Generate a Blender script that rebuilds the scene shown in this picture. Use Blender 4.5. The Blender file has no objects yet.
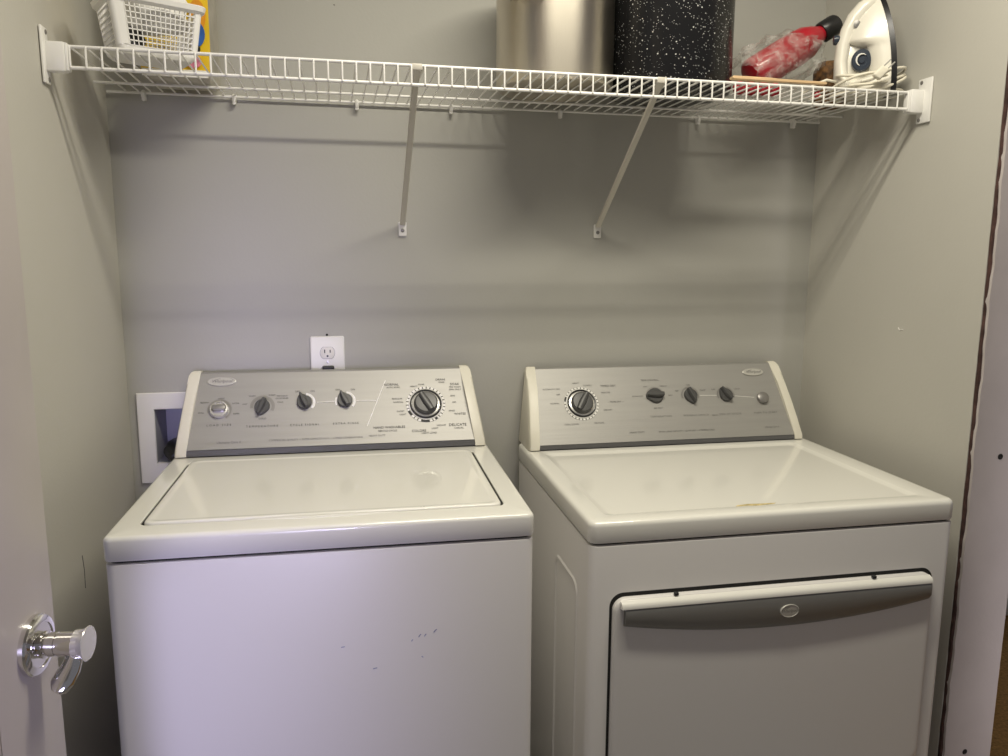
import bpy, bmesh, math, random
from mathutils import Vector, Matrix
random.seed(7)
col = bpy.context.scene.collection
PI = math.pi
V = Vector

# ------------------------------------------------------------------ materials
def mat(name, rgb, rough=.5, metal=0., coat=0., bump=0., bscale=200., mottle=0., mscale=6., trans=0., emit=0., spec=.5, stretch=None, crough=.05):
    m = bpy.data.materials.new(name); m.use_nodes = True
    nt = m.node_tree; b = nt.nodes['Principled BSDF']
    b.inputs['Base Color'].default_value = (*rgb, 1)
    b.inputs['Roughness'].default_value = rough
    b.inputs['Metallic'].default_value = metal
    b.inputs['Coat Weight'].default_value = coat
    b.inputs['Coat Roughness'].default_value = crough
    b.inputs['Transmission Weight'].default_value = trans
    b.inputs['Specular IOR Level'].default_value = spec
    tc = nt.nodes.new('ShaderNodeTexCoord')
    src = tc.outputs['Object']
    if stretch:
        mp = nt.nodes.new('ShaderNodeMapping'); mp.inputs['Scale'].default_value = stretch
        nt.links.new(src, mp.inputs['Vector']); src = mp.outputs['Vector']
    if mottle:
        n = nt.nodes.new('ShaderNodeTexNoise'); n.inputs['Scale'].default_value = mscale; n.inputs['Detail'].default_value = 4
        nt.links.new(src, n.inputs['Vector'])
        r = nt.nodes.new('ShaderNodeValToRGB')
        r.color_ramp.elements[0].position = .3; r.color_ramp.elements[1].position = .7
        r.color_ramp.elements[0].color = (*[c*(1-mottle) for c in rgb], 1)
        r.color_ramp.elements[1].color = (*[min(1, c*(1+mottle)) for c in rgb], 1)
        nt.links.new(n.outputs['Fac'], r.inputs['Fac']); nt.links.new(r.outputs['Color'], b.inputs['Base Color'])
    if bump:
        n = nt.nodes.new('ShaderNodeTexNoise'); n.inputs['Scale'].default_value = bscale; n.inputs['Detail'].default_value = 3
        nt.links.new(src, n.inputs['Vector'])
        bp = nt.nodes.new('ShaderNodeBump'); bp.inputs['Strength'].default_value = bump; bp.inputs['Distance'].default_value = .002
        nt.links.new(n.outputs['Fac'], bp.inputs['Height']); nt.links.new(bp.outputs['Normal'], b.inputs['Normal'])
    return m

M = {}
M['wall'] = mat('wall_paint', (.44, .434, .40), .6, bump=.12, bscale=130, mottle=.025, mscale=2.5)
M['wall_lit'] = mat('wall_paint_lit', (.53, .515, .465), .6, bump=.12, bscale=130, mottle=.025, mscale=2.5)  # same wall paint, lightened so the side walls look more brightly lit
M['wallend'] = mat('bare_board', (.52, .475, .465), .7, bump=.2, bscale=90, mottle=.05, mscale=9)
M['ceil'] = mat('ceiling_paint', (.7, .69, .66), .8, bump=.2, bscale=80)
M['carpet'] = mat('brown_carpet', (.36, .2, .055), .95, bump=1., bscale=350, mottle=.4, mscale=120)
M['vinyl'] = mat('grey_vinyl', (.27, .255, .24), .45, bump=.05, bscale=60, mottle=.12, mscale=8)
M['trimwhite'] = mat('trim_white', (.75, .73, .7), .5, bump=.05, bscale=60)
M['door'] = mat('door_paint', (.46, .42, .4), .33, bump=.12, bscale=40, mottle=.03, mscale=5)
M['crack'] = mat('torn_paper', (.06, .03, .025), .95, mottle=.5, mscale=60)
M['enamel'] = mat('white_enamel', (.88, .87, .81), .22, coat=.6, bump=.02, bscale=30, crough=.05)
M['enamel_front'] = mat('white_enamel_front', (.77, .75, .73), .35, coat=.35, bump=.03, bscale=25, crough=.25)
M['cap'] = mat('cap_plastic', (.8, .77, .66), .4, bump=.03, bscale=300)
M['panel'] = mat('silver_panel', (.37, .362, .345), .48, metal=.42, bump=.08, bscale=160, mottle=.03, mscale=80, stretch=(.05, 1, 1))
M['strip'] = mat('grey_strip', (.12, .12, .125), .5, metal=.1, bump=.03)
M['dark'] = mat('dark_gap', (.012, .011, .01), .8, mottle=.3)
M['black'] = mat('black_plastic', (.015, .015, .016), .35, bump=.05, bscale=100)
M['knob'] = mat('grey_knob', (.075, .075, .075), .38, metal=.1, bump=.02)
M['knobrim'] = mat('grey_knob_rim', (.3, .29, .28), .35, metal=.6, bump=.02)
M['chrome'] = mat('chrome', (.8, .79, .78), .08, metal=1., bump=.01, bscale=50)
M['silver'] = mat('bright_silver', (.8, .79, .76), .25, metal=.7, bump=.02)
M['badge'] = mat('badge_silver', (.55, .54, .5), .35, metal=.25, bump=.02)
M['ink'] = mat('ink', (.03, .03, .03), .6, mottle=.3, mscale=400)
M['inkgrey'] = mat('grey_ink', (.16, .155, .15), .6, mottle=.3, mscale=400)
M['inkwhite'] = mat('white_ink', (.85, .84, .8), .5, mottle=.05, mscale=400)
M['scuff'] = mat('blue_scuff', (.25, .27, .42), .6, mottle=.3, mscale=300)
M['handle'] = mat('handle_silver', (.25, .245, .23), .42, metal=.4, bump=.05, bscale=120, stretch=(.05, 1, 1))
M['wire'] = mat('white_vinyl_wire', (.84, .83, .8), .35, bump=.03, bscale=300)
M['brace'] = mat('cream_brace', (.6, .57, .5), .4, bump=.05)
M['steel'] = mat('brushed_steel', (.66, .61, .52), .36, metal=1., bump=.12, bscale=90, stretch=(12, 12, .35))
M['plastic_white'] = mat('white_plastic', (.83, .82, .79), .4, bump=.02)
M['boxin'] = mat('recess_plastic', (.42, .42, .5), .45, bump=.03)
M['yellow'] = mat('yellow_bag', (.85, .58, .02), .35, bump=.3, bscale=25, mottle=.08, mscale=15)
M['orange'] = mat('orange_print', (.8, .33, .02), .4, mottle=.1)
M['blue'] = mat('blue_print', (.03, .12, .45), .4, mottle=.2, mscale=30)
M['pink'] = mat('pink_print', (.65, .22, .33), .4, mottle=.5, mscale=60)
M['foil'] = mat('foil_gusset', (.5, .47, .4), .35, metal=.3, bump=.6, bscale=22, mottle=.2, mscale=18)
M['red'] = mat('red_plastic', (.42, .013, .025), .3, bump=.03, coat=.3)
M['redfuzz'] = mat('red_yarn', (.35, .008, .02), .9, bump=1., bscale=250, mottle=.5, mscale=150)
M['wood'] = mat('pale_wood', (.72, .5, .28), .55, bump=.2, bscale=40, mottle=.15, mscale=20, stretch=(1, 10, 10))
M['wicker'] = mat('brown_wicker', (.16, .08, .025), .7, bump=1., bscale=120, mottle=.8, mscale=90)
M['ironwhite'] = mat('iron_plastic', (.82, .79, .7), .3, coat=.3, bump=.02)
M['bluegrey'] = mat('blue_grey_plastic', (.035, .045, .065), .3, bump=.02)
M['cord'] = mat('cream_cord', (.78, .74, .62), .5, bump=.1, bscale=200)
M['soot'] = mat('sole_metal', (.025, .025, .027), .3, metal=.6, bump=.03)
M['ochre'] = mat('ochre_sticker', (.55, .45, .22), .6, mottle=.4, mscale=120)
M['fabric'] = mat('white_cloth', (.75, .74, .72), .9, bump=.6, bscale=60)

def brushed(m):
    nt = m.node_tree; b = nt.nodes['Principled BSDF']
    tg = nt.nodes.new('ShaderNodeTangent'); tg.direction_type = 'RADIAL'; tg.axis = 'Z'
    nt.links.new(tg.outputs[0], b.inputs['Tangent']); b.inputs['Anisotropic'].default_value = .85; b.inputs['Anisotropic Rotation'].default_value = .25
brushed(M['steel'])
def speckle():
    m = mat('speckled_enamel', (.012, .012, .013), .25, coat=.12, spec=.25)
    nt = m.node_tree; b = nt.nodes['Principled BSDF']; tc = nt.nodes.new('ShaderNodeTexCoord')
    total = None
    for sc, th in ((120, .115), (230, .135)):
        v = nt.nodes.new('ShaderNodeTexVoronoi'); v.inputs['Scale'].default_value = sc; v.inputs['Randomness'].default_value = 1
        nt.links.new(tc.outputs['Object'], v.inputs['Vector'])
        # only some cells carry a fleck
        sp = nt.nodes.new('ShaderNodeSeparateColor'); nt.links.new(v.outputs['Color'], sp.inputs['Color'])
        mul = nt.nodes.new('ShaderNodeMath'); mul.operation = 'MULTIPLY'; mul.inputs[1].default_value = th*1.6
        nt.links.new(sp.outputs['Red'], mul.inputs[0])
        lt = nt.nodes.new('ShaderNodeMath'); lt.operation = 'LESS_THAN'
        nt.links.new(v.outputs['Distance'], lt.inputs[0]); nt.links.new(mul.outputs[0], lt.inputs[1])
        if total is None: total = lt.outputs[0]
        else:
            mx = nt.nodes.new('ShaderNodeMath'); mx.operation = 'MAXIMUM'
            nt.links.new(total, mx.inputs[0]); nt.links.new(lt.outputs[0], mx.inputs[1]); total = mx.outputs[0]
    mix = nt.nodes.new('ShaderNodeMix'); mix.data_type = 'RGBA'
    mix.inputs['A'].default_value = (.012, .012, .013, 1); mix.inputs['B'].default_value = (.7, .7, .68, 1)
    nt.links.new(total, mix.inputs['Factor']); nt.links.new(mix.outputs['Result'], b.inputs['Base Color'])
    return m
M['speckle'] = speckle()

def film():
    m = bpy.data.materials.new('clear_film'); m.use_nodes = True; nt = m.node_tree; nt.nodes.clear()
    out = nt.nodes.new('ShaderNodeOutputMaterial'); mix = nt.nodes.new('ShaderNodeMixShader')
    tr = nt.nodes.new('ShaderNodeBsdfTransparent'); tr.inputs['Color'].default_value = (.93, .93, .92, 1)
    gl = nt.nodes.new('ShaderNodeBsdfPrincipled'); gl.inputs['Base Color'].default_value = (.75, .74, .7, 1); gl.inputs['Roughness'].default_value = .12
    n = nt.nodes.new('ShaderNodeTexNoise'); n.inputs['Scale'].default_value = 28; n.inputs['Detail'].default_value = 5; n.inputs['Distortion'].default_value = 1.5
    tc = nt.nodes.new('ShaderNodeTexCoord'); nt.links.new(tc.outputs['Object'], n.inputs['Vector'])
    bp = nt.nodes.new('ShaderNodeBump'); bp.inputs['Strength'].default_value = 1; bp.inputs['Distance'].default_value = .012
    nt.links.new(n.outputs['Fac'], bp.inputs['Height']); nt.links.new(bp.outputs['Normal'], gl.inputs['Normal'])
    r = nt.nodes.new('ShaderNodeMapRange'); r.inputs['From Min'].default_value = .4; r.inputs['From Max'].default_value = .75
    r.inputs['To Min'].default_value = .06; r.inputs['To Max'].default_value = .5
    nt.links.new(n.outputs['Fac'], r.inputs['Value']); nt.links.new(r.outputs['Result'], mix.inputs['Fac'])
    nt.links.new(tr.outputs[0], mix.inputs[1]); nt.links.new(gl.outputs[0], mix.inputs[2]); nt.links.new(mix.outputs[0], out.inputs[0])
    return m
M['film'] = film()

# ------------------------------------------------------------------ helpers
def link(name, bm, m, parent=None, angle=35):
    me = bpy.data.meshes.new(name)
    bmesh.ops.recalc_face_normals(bm, faces=bm.faces)
    bm.to_mesh(me); bm.free()
    for p in me.polygons: p.use_smooth = True
    me.set_sharp_from_angle(angle=math.radians(angle))
    o = bpy.data.objects.new(name, me); col.objects.link(o)
    for mm in (m if isinstance(m, (list, tuple)) else [m]): me.materials.append(mm)
    if parent: o.parent = parent
    return o
def root(name, label, cat, loc=(0, 0, 0), rz=0, group=None):
    o = bpy.data.objects.new(name, None); col.objects.link(o); o.empty_display_size = .05
    o.location = loc; o.rotation_euler = (0, 0, rz)
    return tag(o, label, cat, group)
def tag(o, label, cat, group=None):
    o['label'] = label; o['category'] = cat
    if group: o['group'] = group
    return o
def struct(o, label=None):
    o['kind'] = 'structure'
    if label: o['label'] = label
    return o
def loft(bm, rings, caps=True, closed=True):
    vs = [[bm.verts.new(p) for p in r] for r in rings]
    n = len(vs[0])
    for a, b in zip(vs, vs[1:]):
        for i in range(n if closed else n-1):
            j = (i+1) % n
            bm.faces.new((a[i], a[j], b[j], b[i]))
    if caps:
        bm.faces.new(list(reversed(vs[0]))); bm.faces.new(vs[-1])
    return vs
def rrect(x0, x1, y0, y1, r, n=6):
    pts = []
    for cx, cy, a0 in ((x1-r, y0+r, -PI/2), (x1-r, y1-r, 0), (x0+r, y1-r, PI/2), (x0+r, y0+r, PI)):
        for k in range(n+1):
            a = a0+PI/2*k/n; pts.append((cx+r*math.cos(a), cy+r*math.sin(a)))
    return pts
def rplate(bm, x0, x1, y0, y1, z0, z1, r, b, n=6, T=None, nb=3, both=False):
    """rounded plate in XY with a rounded top edge (and bottom edge)"""
    rings = []
    def ring(ins, z): return [(x, y, z) for x, y in rrect(x0+ins, x1-ins, y0+ins, y1-ins, max(r-ins, .0004), n)]
    if both:
        for k in range(nb+1):
            a = PI/2*k/nb; rings.append(ring(b*(1-math.sin(a)), z0+b*(1-math.cos(a))))
    else: rings.append(ring(0, z0))
    for k in range(nb+1):
        a = PI/2*k/nb; rings.append(ring(b*(1-math.cos(a)), z1-b*(1-math.sin(a))))
    if T: rings = [[T(*p) for p in r_] for r_ in rings]
    loft(bm, rings)
def box(bm, x0, x1, y0, y1, z0, z1, T=None):
    c = [(x0, y0), (x1, y0), (x1, y1), (x0, y1)]
    rings = [[(x, y, z) for x, y in c] for z in (z0, z1)]
    if T: rings = [[T(*p) for p in r] for r in rings]
    loft(bm, rings)
def bbox(bm, x0, x1, y0, y1, z0, z1, b=.003, T=None):
    rplate(bm, x0, x1, y0, y1, z0, z1, b*1.2, b, 2, T, 2, True)
def frame(d, upv=V((0, 0, 1))):
    d = d.normalized()
    if abs(d.dot(upv)) > .98: upv = V((1, 0, 0))
    s = d.cross(upv).normalized(); u = s.cross(d)
    return s, u
def tube(bm, pts, r, n=8, closed=False, caps=True):
    pts = [V(p) for p in pts]; rings = []; N = len(pts)
    s = None
    for i, p in enumerate(pts):
        if closed: d = pts[(i+1) % N]-pts[i-1]
        else: d = pts[min(i+1, N-1)]-pts[max(i-1, 0)]
        d.normalize()
        if s is None: s, u = frame(d)
        else:
            s = (s-d*s.dot(d)).normalized(); u = s.cross(d)
        rr = r[i] if isinstance(r, (list, tuple)) else r
        rings.append([p+s*rr*math.cos(2*PI*k/n)+u*rr*math.sin(2*PI*k/n) for k in range(n)])
    if closed: rings.append(rings[0]); caps = False
    vs = loft(bm, rings, caps=caps)
    if closed: bmesh.ops.remove_doubles(bm, verts=bm.verts, dist=1e-6)
def lathe(bm, prof, n=32, T=None):
    """prof: list of (r, z); closed with caps"""
    rings = []
    for r, z in prof:
        ring = [(max(r, 1e-5)*math.cos(2*PI*k/n), max(r, 1e-5)*math.sin(2*PI*k/n), z) for k in range(n)]
        if T: ring = [T(*p) for p in ring]
        rings.append(ring)
    loft(bm, rings)
def NB(): return bmesh.new()
def extrude_x(bm, prof, xs_l, xs_r):
    """profile (y,z) swept in x between xs_l and xs_r (functions of (y,z) or numbers)"""
    f = lambda q, y, z: q(y, z) if callable(q) else q
    loft(bm, [[(f(xs_l, y, z), y, z) for y, z in prof], [(f(xs_r, y, z), y, z) for y, z in prof]])

_tc = {}
def text_geo(body, size, shear=0., align='CENTER', space=1.):
    key = (body, size, shear, align, space)
    if key in _tc: return _tc[key]
    cu = bpy.data.curves.new('t', 'FONT'); cu.body = body; cu.size = size; cu.shear = shear
    cu.align_x = align; cu.align_y = 'CENTER'; cu.space_character = space; cu.resolution_u = 2
    o = bpy.data.objects.new('t', cu); col.objects.link(o)
    bpy.context.view_layer.update()
    dg = bpy.context.evaluated_depsgraph_get()
    me = bpy.data.meshes.new_from_object(o.evaluated_get(dg))
    res = ([tuple(v.co) for v in me.vertices], [tuple(p.vertices) for p in me.polygons])
    bpy.data.objects.remove(o); bpy.data.curves.remove(cu); bpy.data.meshes.remove(me)
    _tc[key] = res
    return res
def add_text(bm, body, size, T, at, shear=0., align='CENTER', space=1.):
    vs, fs = text_geo(body, size, shear, align, space)
    b = [bm.verts.new(T(at[0]+x, at[1]+y, 0)) for x, y, z in vs]
    for f in fs:
        try: bm.faces.new([b[i] for i in f])
        except ValueError: pass

# ------------------------------------------------------------------ room
W = 1.72; H = 2.44; YE = -.59
def wall_with_hole(name, x0, x1, z0, z1, hole):
    hx0, hx1, hz0, hz1 = hole
    bm = NB()
    def ring(xa, xb, za, zb, y): return [(xa, y, za), (xb, y, za), (xb, y, zb), (xa, y, zb)]
    loft(bm, [ring(x0, x1, z0, z1, .12), ring(x0, x1, z0, z1, 0), ring(hx0, hx1, hz0, hz1, 0), ring(hx0, hx1, hz0, hz1, .10), ], caps=False)
    # back skin
    bm.verts.ensure_lookup_table(); bm.faces.new([bm.verts[i] for i in (3, 2, 1, 0)])
    bm.faces.new([bm.verts[i] for i in (12, 13, 14, 15)])
    return link(name, bm, M['wall'])
BX = (.0537, .2150, .8680, .9965)      # opening of the washer outlet box (x0,x1,z0,z1)
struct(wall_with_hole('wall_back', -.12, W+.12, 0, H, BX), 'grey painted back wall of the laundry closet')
bm = NB(); box(bm, -.12, 0, YE, 0, 0, H); struct(link('wall_left', bm, M['wall_lit']), 'grey painted left side wall of the closet')
bm = NB(); box(bm, W, W+.12, YE, 0, 0, H); struct(link('wall_right', bm, M['wall_lit']), 'grey painted right side wall of the closet')
bm = NB(); box(bm, -1.2, W+.06, -3.6, .9, -.05, 0); struct(link('floor', bm, M['vinyl']), 'grey vinyl floor of the closet and hall')
bm = NB(); box(bm, W+.06, 4.6, -3.6, .9, -.05, 0); struct(link('floor_right', bm, M['carpet']), 'brown carpeted floor of the next room at the far right')
bm = NB(); box(bm, -1.2, 4.6, -3.6, .9, H, H+.05); struct(link('ceiling', bm, M['ceil']), 'pale ceiling')
bm = NB(); box(bm, W+.12, 4.6, .78, .89, 0, H); struct(link('wall_far', bm, M['trimwhite']), 'pale wall of the room beyond the right wall end')
bm = NB(); bbox(bm, .0005, W-.0005, -.012, -.0005, 0, .062, .003); struct(link('baseboard_back', bm, M['trimwhite']), 'low white baseboard along the closet back wall')
# bare wall end on the right with a ragged dark crack
bm = NB()
def wob(z, k): return .0011*math.sin(z*23+k)+.0009*math.sin(z*61+2*k)+.0006*math.sin(z*140+k*3)
zs = [H*i/160 for i in range(161)]
loft(bm, [[(W+.0042+wob(z, 1), YE-.001, z), (W+.1235, YE-.001, z), (W+.1235, YE-.013, z), (W+.0042+wob(z, 1), YE-.013, z)] for z in zs])
te = link('trim_1', bm, M['wallend'], angle=30); struct(te, 'bare lilac grey end of the right wall with two dark holes')
bm = NB()
loft(bm, [[(W+.0008+.4*wob(z, 4), YE-.0008, z), (W+.0052+wob(z, 1), YE-.0008, z), (W+.0052+wob(z, 1), YE-.0075, z), (W+.0018+1.0*wob(z, 4), YE-.0065, z)] for z in zs])
link('crack', bm, M['crack'], te, 30)
for hz, hx in ((.951, .0667), (.293, .0573)):
    bm = NB(); lathe(bm, [(.0055, 0), (.0062, .0006), (.0045, .0012), (.004, .0004)], 14, T=lambda x, y, z: (W+hx+x, YE-.0128-z, hz+y))
    link('screw_hole', bm, M['dark'], te)
bm = NB(); box(bm, -.12, -.001, YE-.013, YE-.0005, 0, H); struct(link('trim_2', bm, M['wallend']), 'lilac grey end of the left wall behind the open door')
# small scuffs on the walls
def wallmark(parent_name, pts, r, m):
    bm = NB(); tube(bm, pts, r, 6); link('scuff_mark', bm, m, bpy.data.objects[parent_name])
wallmark('wall_left', [(.0003, -.395, .80), (.0003, -.39, .77), (.0003, -.392, .735)], .0009, M['inkgrey'])
for px, pz in ((.47, 1.934), (.52, 1.925), (.486, 1.905), (.548, 1.93)):
    wallmark('wall_back', [(px, -.0003, pz), (px+.003, -.0003, pz-.001)], .0011, M['inkgrey'])
wallmark('wall_right', [(W-.0003, -.375, 1.19), (W-.0003, -.365, 1.187), (W-.0003, -.36, 1.193)], .0012, M['trimwhite'])

# ------------------------------------------------------------------ door on the left
DE = V((.1525, -.985, 0)); dd = V((-.145, -.99, 0)).normalized(); nn = V((.99, -.145, 0)).normalized()
door = bpy.data.objects.new('door_1', None); col.objects.link(door); struct(door, 'pale panelled door standing open at the left edge')
door.matrix_world = Matrix(((dd.x, nn.x, 0, DE.x), (dd.y, nn.y, 0, DE.y), (0, 0, 1, 0), (0, 0, 0, 1)))
# local: x along the door from free edge, y out of the visible face, z up
bm = NB()
def leaf(bm):
    Wd, Hd, th = .76, 2.03, .035
    panels = [(.12, .64, 1.02, 1.90), (.12, .64, .2, .80)]
    bbox(bm, 0, Wd, -th, -.004, .012, Hd, .002)
    # stiles and rails raised 4 mm, panels raised inside a moulded groove
    for a in ((0, .118, .012, Hd), (.642, Wd, .012, Hd)): bbox(bm, a[0], a[1], -.0045, 0, a[2], a[3], .0016)
    for a in ((.118, .642, .012, .2), (.118, .642, .80, 1.02), (.118, .642, 1.9, Hd)): bbox(bm, a[0], a[1], -.0045, -.0001, a[2], a[3], .0016)
    for x0, x1, z0, z1 in panels:
        rings = []
        for ins, y in ((.002, -.0042), (.012, .0035), (.022, -.003), (.05, -.0015)):
            rings.append([(x, y, z) for x, z in ((x0+ins, z0+ins), (x1-ins, z0+ins), (x1-ins, z1-ins), (x0+ins, z1-ins))])
        loft(bm, rings)
leaf(bm)
link('door_leaf', bm, M['door'], door, 25)
kz, kx = .9385, .046
bm = NB()
Tk = lambda x, y, z: (kx+x, z*.82, kz+y)          # z of the lathe -> out of the face
lathe(bm, [(.0325, 0), (.0325, .006), (.031, .0085), (.026, .0105), (.024, .011), (.0235, .0095), (.014, .0095), (.0135, .013)], 40, Tk)
hnd = link('door_handle', bm, M['chrome'], door)
bm = NB(); lathe(bm, [(.0125, .008), (.0145, .012), (.0145, .017), (.012, .018), (.012, .021), (.0128, .0215), (.0128, .030), (.0118, .0305), (.0118, .0325), (.0128, .033), (.0128, .052)], 32, Tk)
link('handle_neck', bm, M['chrome'], hnd)
bm = NB()
prof = []
n = 40
rings = []
for r0, z in ((.0125, .0515), (.0150, .053), (.0150, .060), (.0153, .061), (.0160, .0645), (.0180, .0675), (.0186, .0685), (.0180, .0695), (.001, .0697)):
    ring = []
    for k in range(n):
        rr = r0*(1-.07*(k % 4 < 1)) if .0149 < r0 < .0151 else r0
        a = 2*PI*k/n; ring.append(Tk(rr*math.cos(a), rr*math.sin(a), z))
    rings.append(ring)
loft(bm, rings)
link('handle_cap', bm, M['silver'], hnd)
bm = NB()
# drooping lever: flattened tapering paddle from the neck down towards the room
path = [(-.003, -.004, .051), (.001, -.014, .051), (.006, -.024, .048), (.012, -.033, .043), (.018, -.040, .038), (.022, -.043, .036)]
wid = [.0055, .006, .0065, .007, .0065, .004]; thk = [.009, .011, .013, .0145, .0135, .007]
rings = []
for i, p in enumerate(path):
    a = V(path[max(i-1, 0)]); b = V(path[min(i+1, len(path)-1)]); d = (b-a).normalized()
    s = d.cross(V((0, 0, 1))).normalized(); u = s.cross(d)
    rings.append([Tk(*(V(p)+s*wid[i]*math.cos(2*PI*k/16)+u*thk[i]*math.sin(2*PI*k/16))) for k in range(16)])
loft(bm, rings)
link('lever', bm, M['chrome'], hnd)

# ------------------------------------------------------------------ white drawer unit in the room beyond (far right)
t = root('drawer_unit', 'white low drawer unit on brown carpet at the far right edge', 'drawers', (2.95, .425, 0), 0)
bm = NB(); bbox(bm, -.30, .45, 0, .24, 0, .40, .003); link('carcass', bm, M['trimwhite'], t)
bm = NB(); bbox(bm, -.31, .46, -.012, .24, .43, .455, .003); bbox(bm, -.28, .43, .02, .22, .40, .43, .002); link('top', bm, M['trimwhite'], t)
bm = NB(); bbox(bm, -.295, .445, -.012, -.0005, .03, .385, .003)
link('drawer', bm, M['trimwhite'], t)

# ------------------------------------------------------------------ appliances
def face_T(base, tilt):
    """console face coordinates: x along, s up the slope, h out of the face"""
    y0, z0 = base; sy, sz = math.sin(tilt), math.cos(tilt)
    return lambda x, s, h: (x, y0+s*sy-h*sz, z0+s*sz+h*sy)

def make_knob(name, T, at, r, h, ang, parent, kind):
    x0, s0 = at
    ca, sa = math.cos(ang), math.sin(ang)
    def L(x, y, z): return T(x0+x*ca-y*sa, s0+x*sa+y*ca, z)
    bm = NB()
    if kind == 'pointer':      # teardrop disc with a pointed finger ridge
        rings = []
        n = 36
        for rr, z in ((1, .0005), (1, .3*h), (.9, .42*h)):
            ring = []
            for k in range(n):
                a = 2*PI*k/n
                nose = max(0, math.cos(a-PI/2))**7*.34
                ring.append(L(r*rr*(1+nose)*math.cos(a), r*rr*(1+nose)*math.sin(a), z))
            rings.append(ring)
        loft(bm, rings)
        k = link(name, bm, M['knob'], parent)
        bm = NB()
        rings = [[L(x*r, y*r, z*h) for x, y in ((-.3*w, -.95), (.3*w, -.95), (.42*w, 0), (.16*w, 1.28), (-.16*w, 1.28), (-.42*w, 0))] for w, z in ((1, .38), (.8, .9), (.5, 1))]
        loft(bm, rings); link('grip', bm, M['knob'], k)
    elif kind == 'push':       # light round knob with a horizontal finger bar
        lathe(bm, [(r, .0005), (r, .45*h), (.93*r, .6*h), (.8*r, .62*h), (.74*r, .45*h), (.001, .45*h)], 36, L)
        k = link(name, bm, M['silver'], parent)
        bm = NB(); rplate(bm, -.72*r, .72*r, -.36*r, .36*r, .44*h, h, .3*r, .12*r, 5, L); link('grip', bm, M['knobrim'], k)
    elif kind == 'button':
        lathe(bm, [(r, .0005), (r, .5*h), (.95*r, .8*h), (.6*r, .97*h), (.001, h)], 32, L)
        k = link(name, bm, M['knobrim'], parent)
    elif kind == 'dial':
        lathe(bm, [(r*1.03, .0004), (r*1.03, .0014), (r*.99, .0022), (r*.93, .0022), (r*.9, .0012), (r*.001, .0012)], 56, L)
        k = link(name, bm, M['inkwhite'], parent)
        bm = NB(); lathe(bm, [(r*.96, .0016), (r*.96, .0046), (r*.92, .0052), (r*.86, .0046), (r*.84, .002)], 56, L); link('bezel', bm, M['black'], k)
        bm = NB(); lathe(bm, [(r*.85, .0018), (r*.85, .0034), (r*.8, .0042), (r*.01, .0042)], 56, L); link('skirt', bm, M['silver'], k)
        bm = NB(); lathe(bm, [(r*.73, .004), (r*.71, .5*h), (r*.62, .66*h), (r*.3, .70*h), (r*.001, .70*h)], 48, L); link('hub', bm, M['knob'], k)
        bm = NB()
        rings = [[L(x*r, y*r, z*h) for x, y in ((-.16*w, -.62), (.16*w, -.62), (.2*w, 0), (.14*w, .64), (-.14*w, .64), (-.2*w, 0))] for w, z in ((1.2, .7), (.9, .95), (.6, 1))]
        loft(bm, rings); link('grip', bm, M['knob'], k)
    return k

def ring_arc(bm, T, at, r0, r1, a0, a1, h=.0007, n=30):
    pts = []
    for k in range(n+1):
        a = a0+(a1-a0)*k/n
        pts.append((bm.verts.new(T(at[0]+r0*math.cos(a), at[1]+r0*math.sin(a), h)), bm.verts.new(T(at[0]+r1*math.cos(a), at[1]+r1*math.sin(a), h))))
    for a, b in zip(pts, pts[1:]): bm.faces.new((a[0], a[1], b[1], b[0]))
def line(bm, T, p, q, w, h=.0007):
    p = V(p); q = V(q); d = (q-p).normalized(); s = V((-d.y, d.x))*w/2
    bm.faces.new([bm.verts.new(T(a.x, a.y, h)) for a in (p-s, q-s, q+s, p+s)])
def badge(T, at, a, b, parent, size, name='badge', h=.003):
    bm = NB()
    rings = []
    for f, z in ((1, .0002), (1, h*.6), (.94, h), (.88, h), (.85, h*.7), (.001, h*.75)):
        rings.append([T(at[0]+a*f*math.cos(2*PI*k/40), at[1]+(b-(1-f)*.3*a if f > .5 else b*f)*math.sin(2*PI*k/40), z) for k in range(40)])
    loft(bm, rings)
    o = link(name, bm, M['badge'], parent)
    bm = NB(); add_text(bm, 'Whirlpool', size, lambda x, y, z: T(x, y, h+.0003), (at[0], at[1]), shear=.35)
    line(bm, lambda x, y, z: T(x, y, h+.0003), (at[0]-.5*a, at[1]+.3*b), (at[0]-.1*a, at[1]+.62*b), .0006)
    link('badge_lettering', bm, M['inkgrey'], o)
    return o

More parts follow.
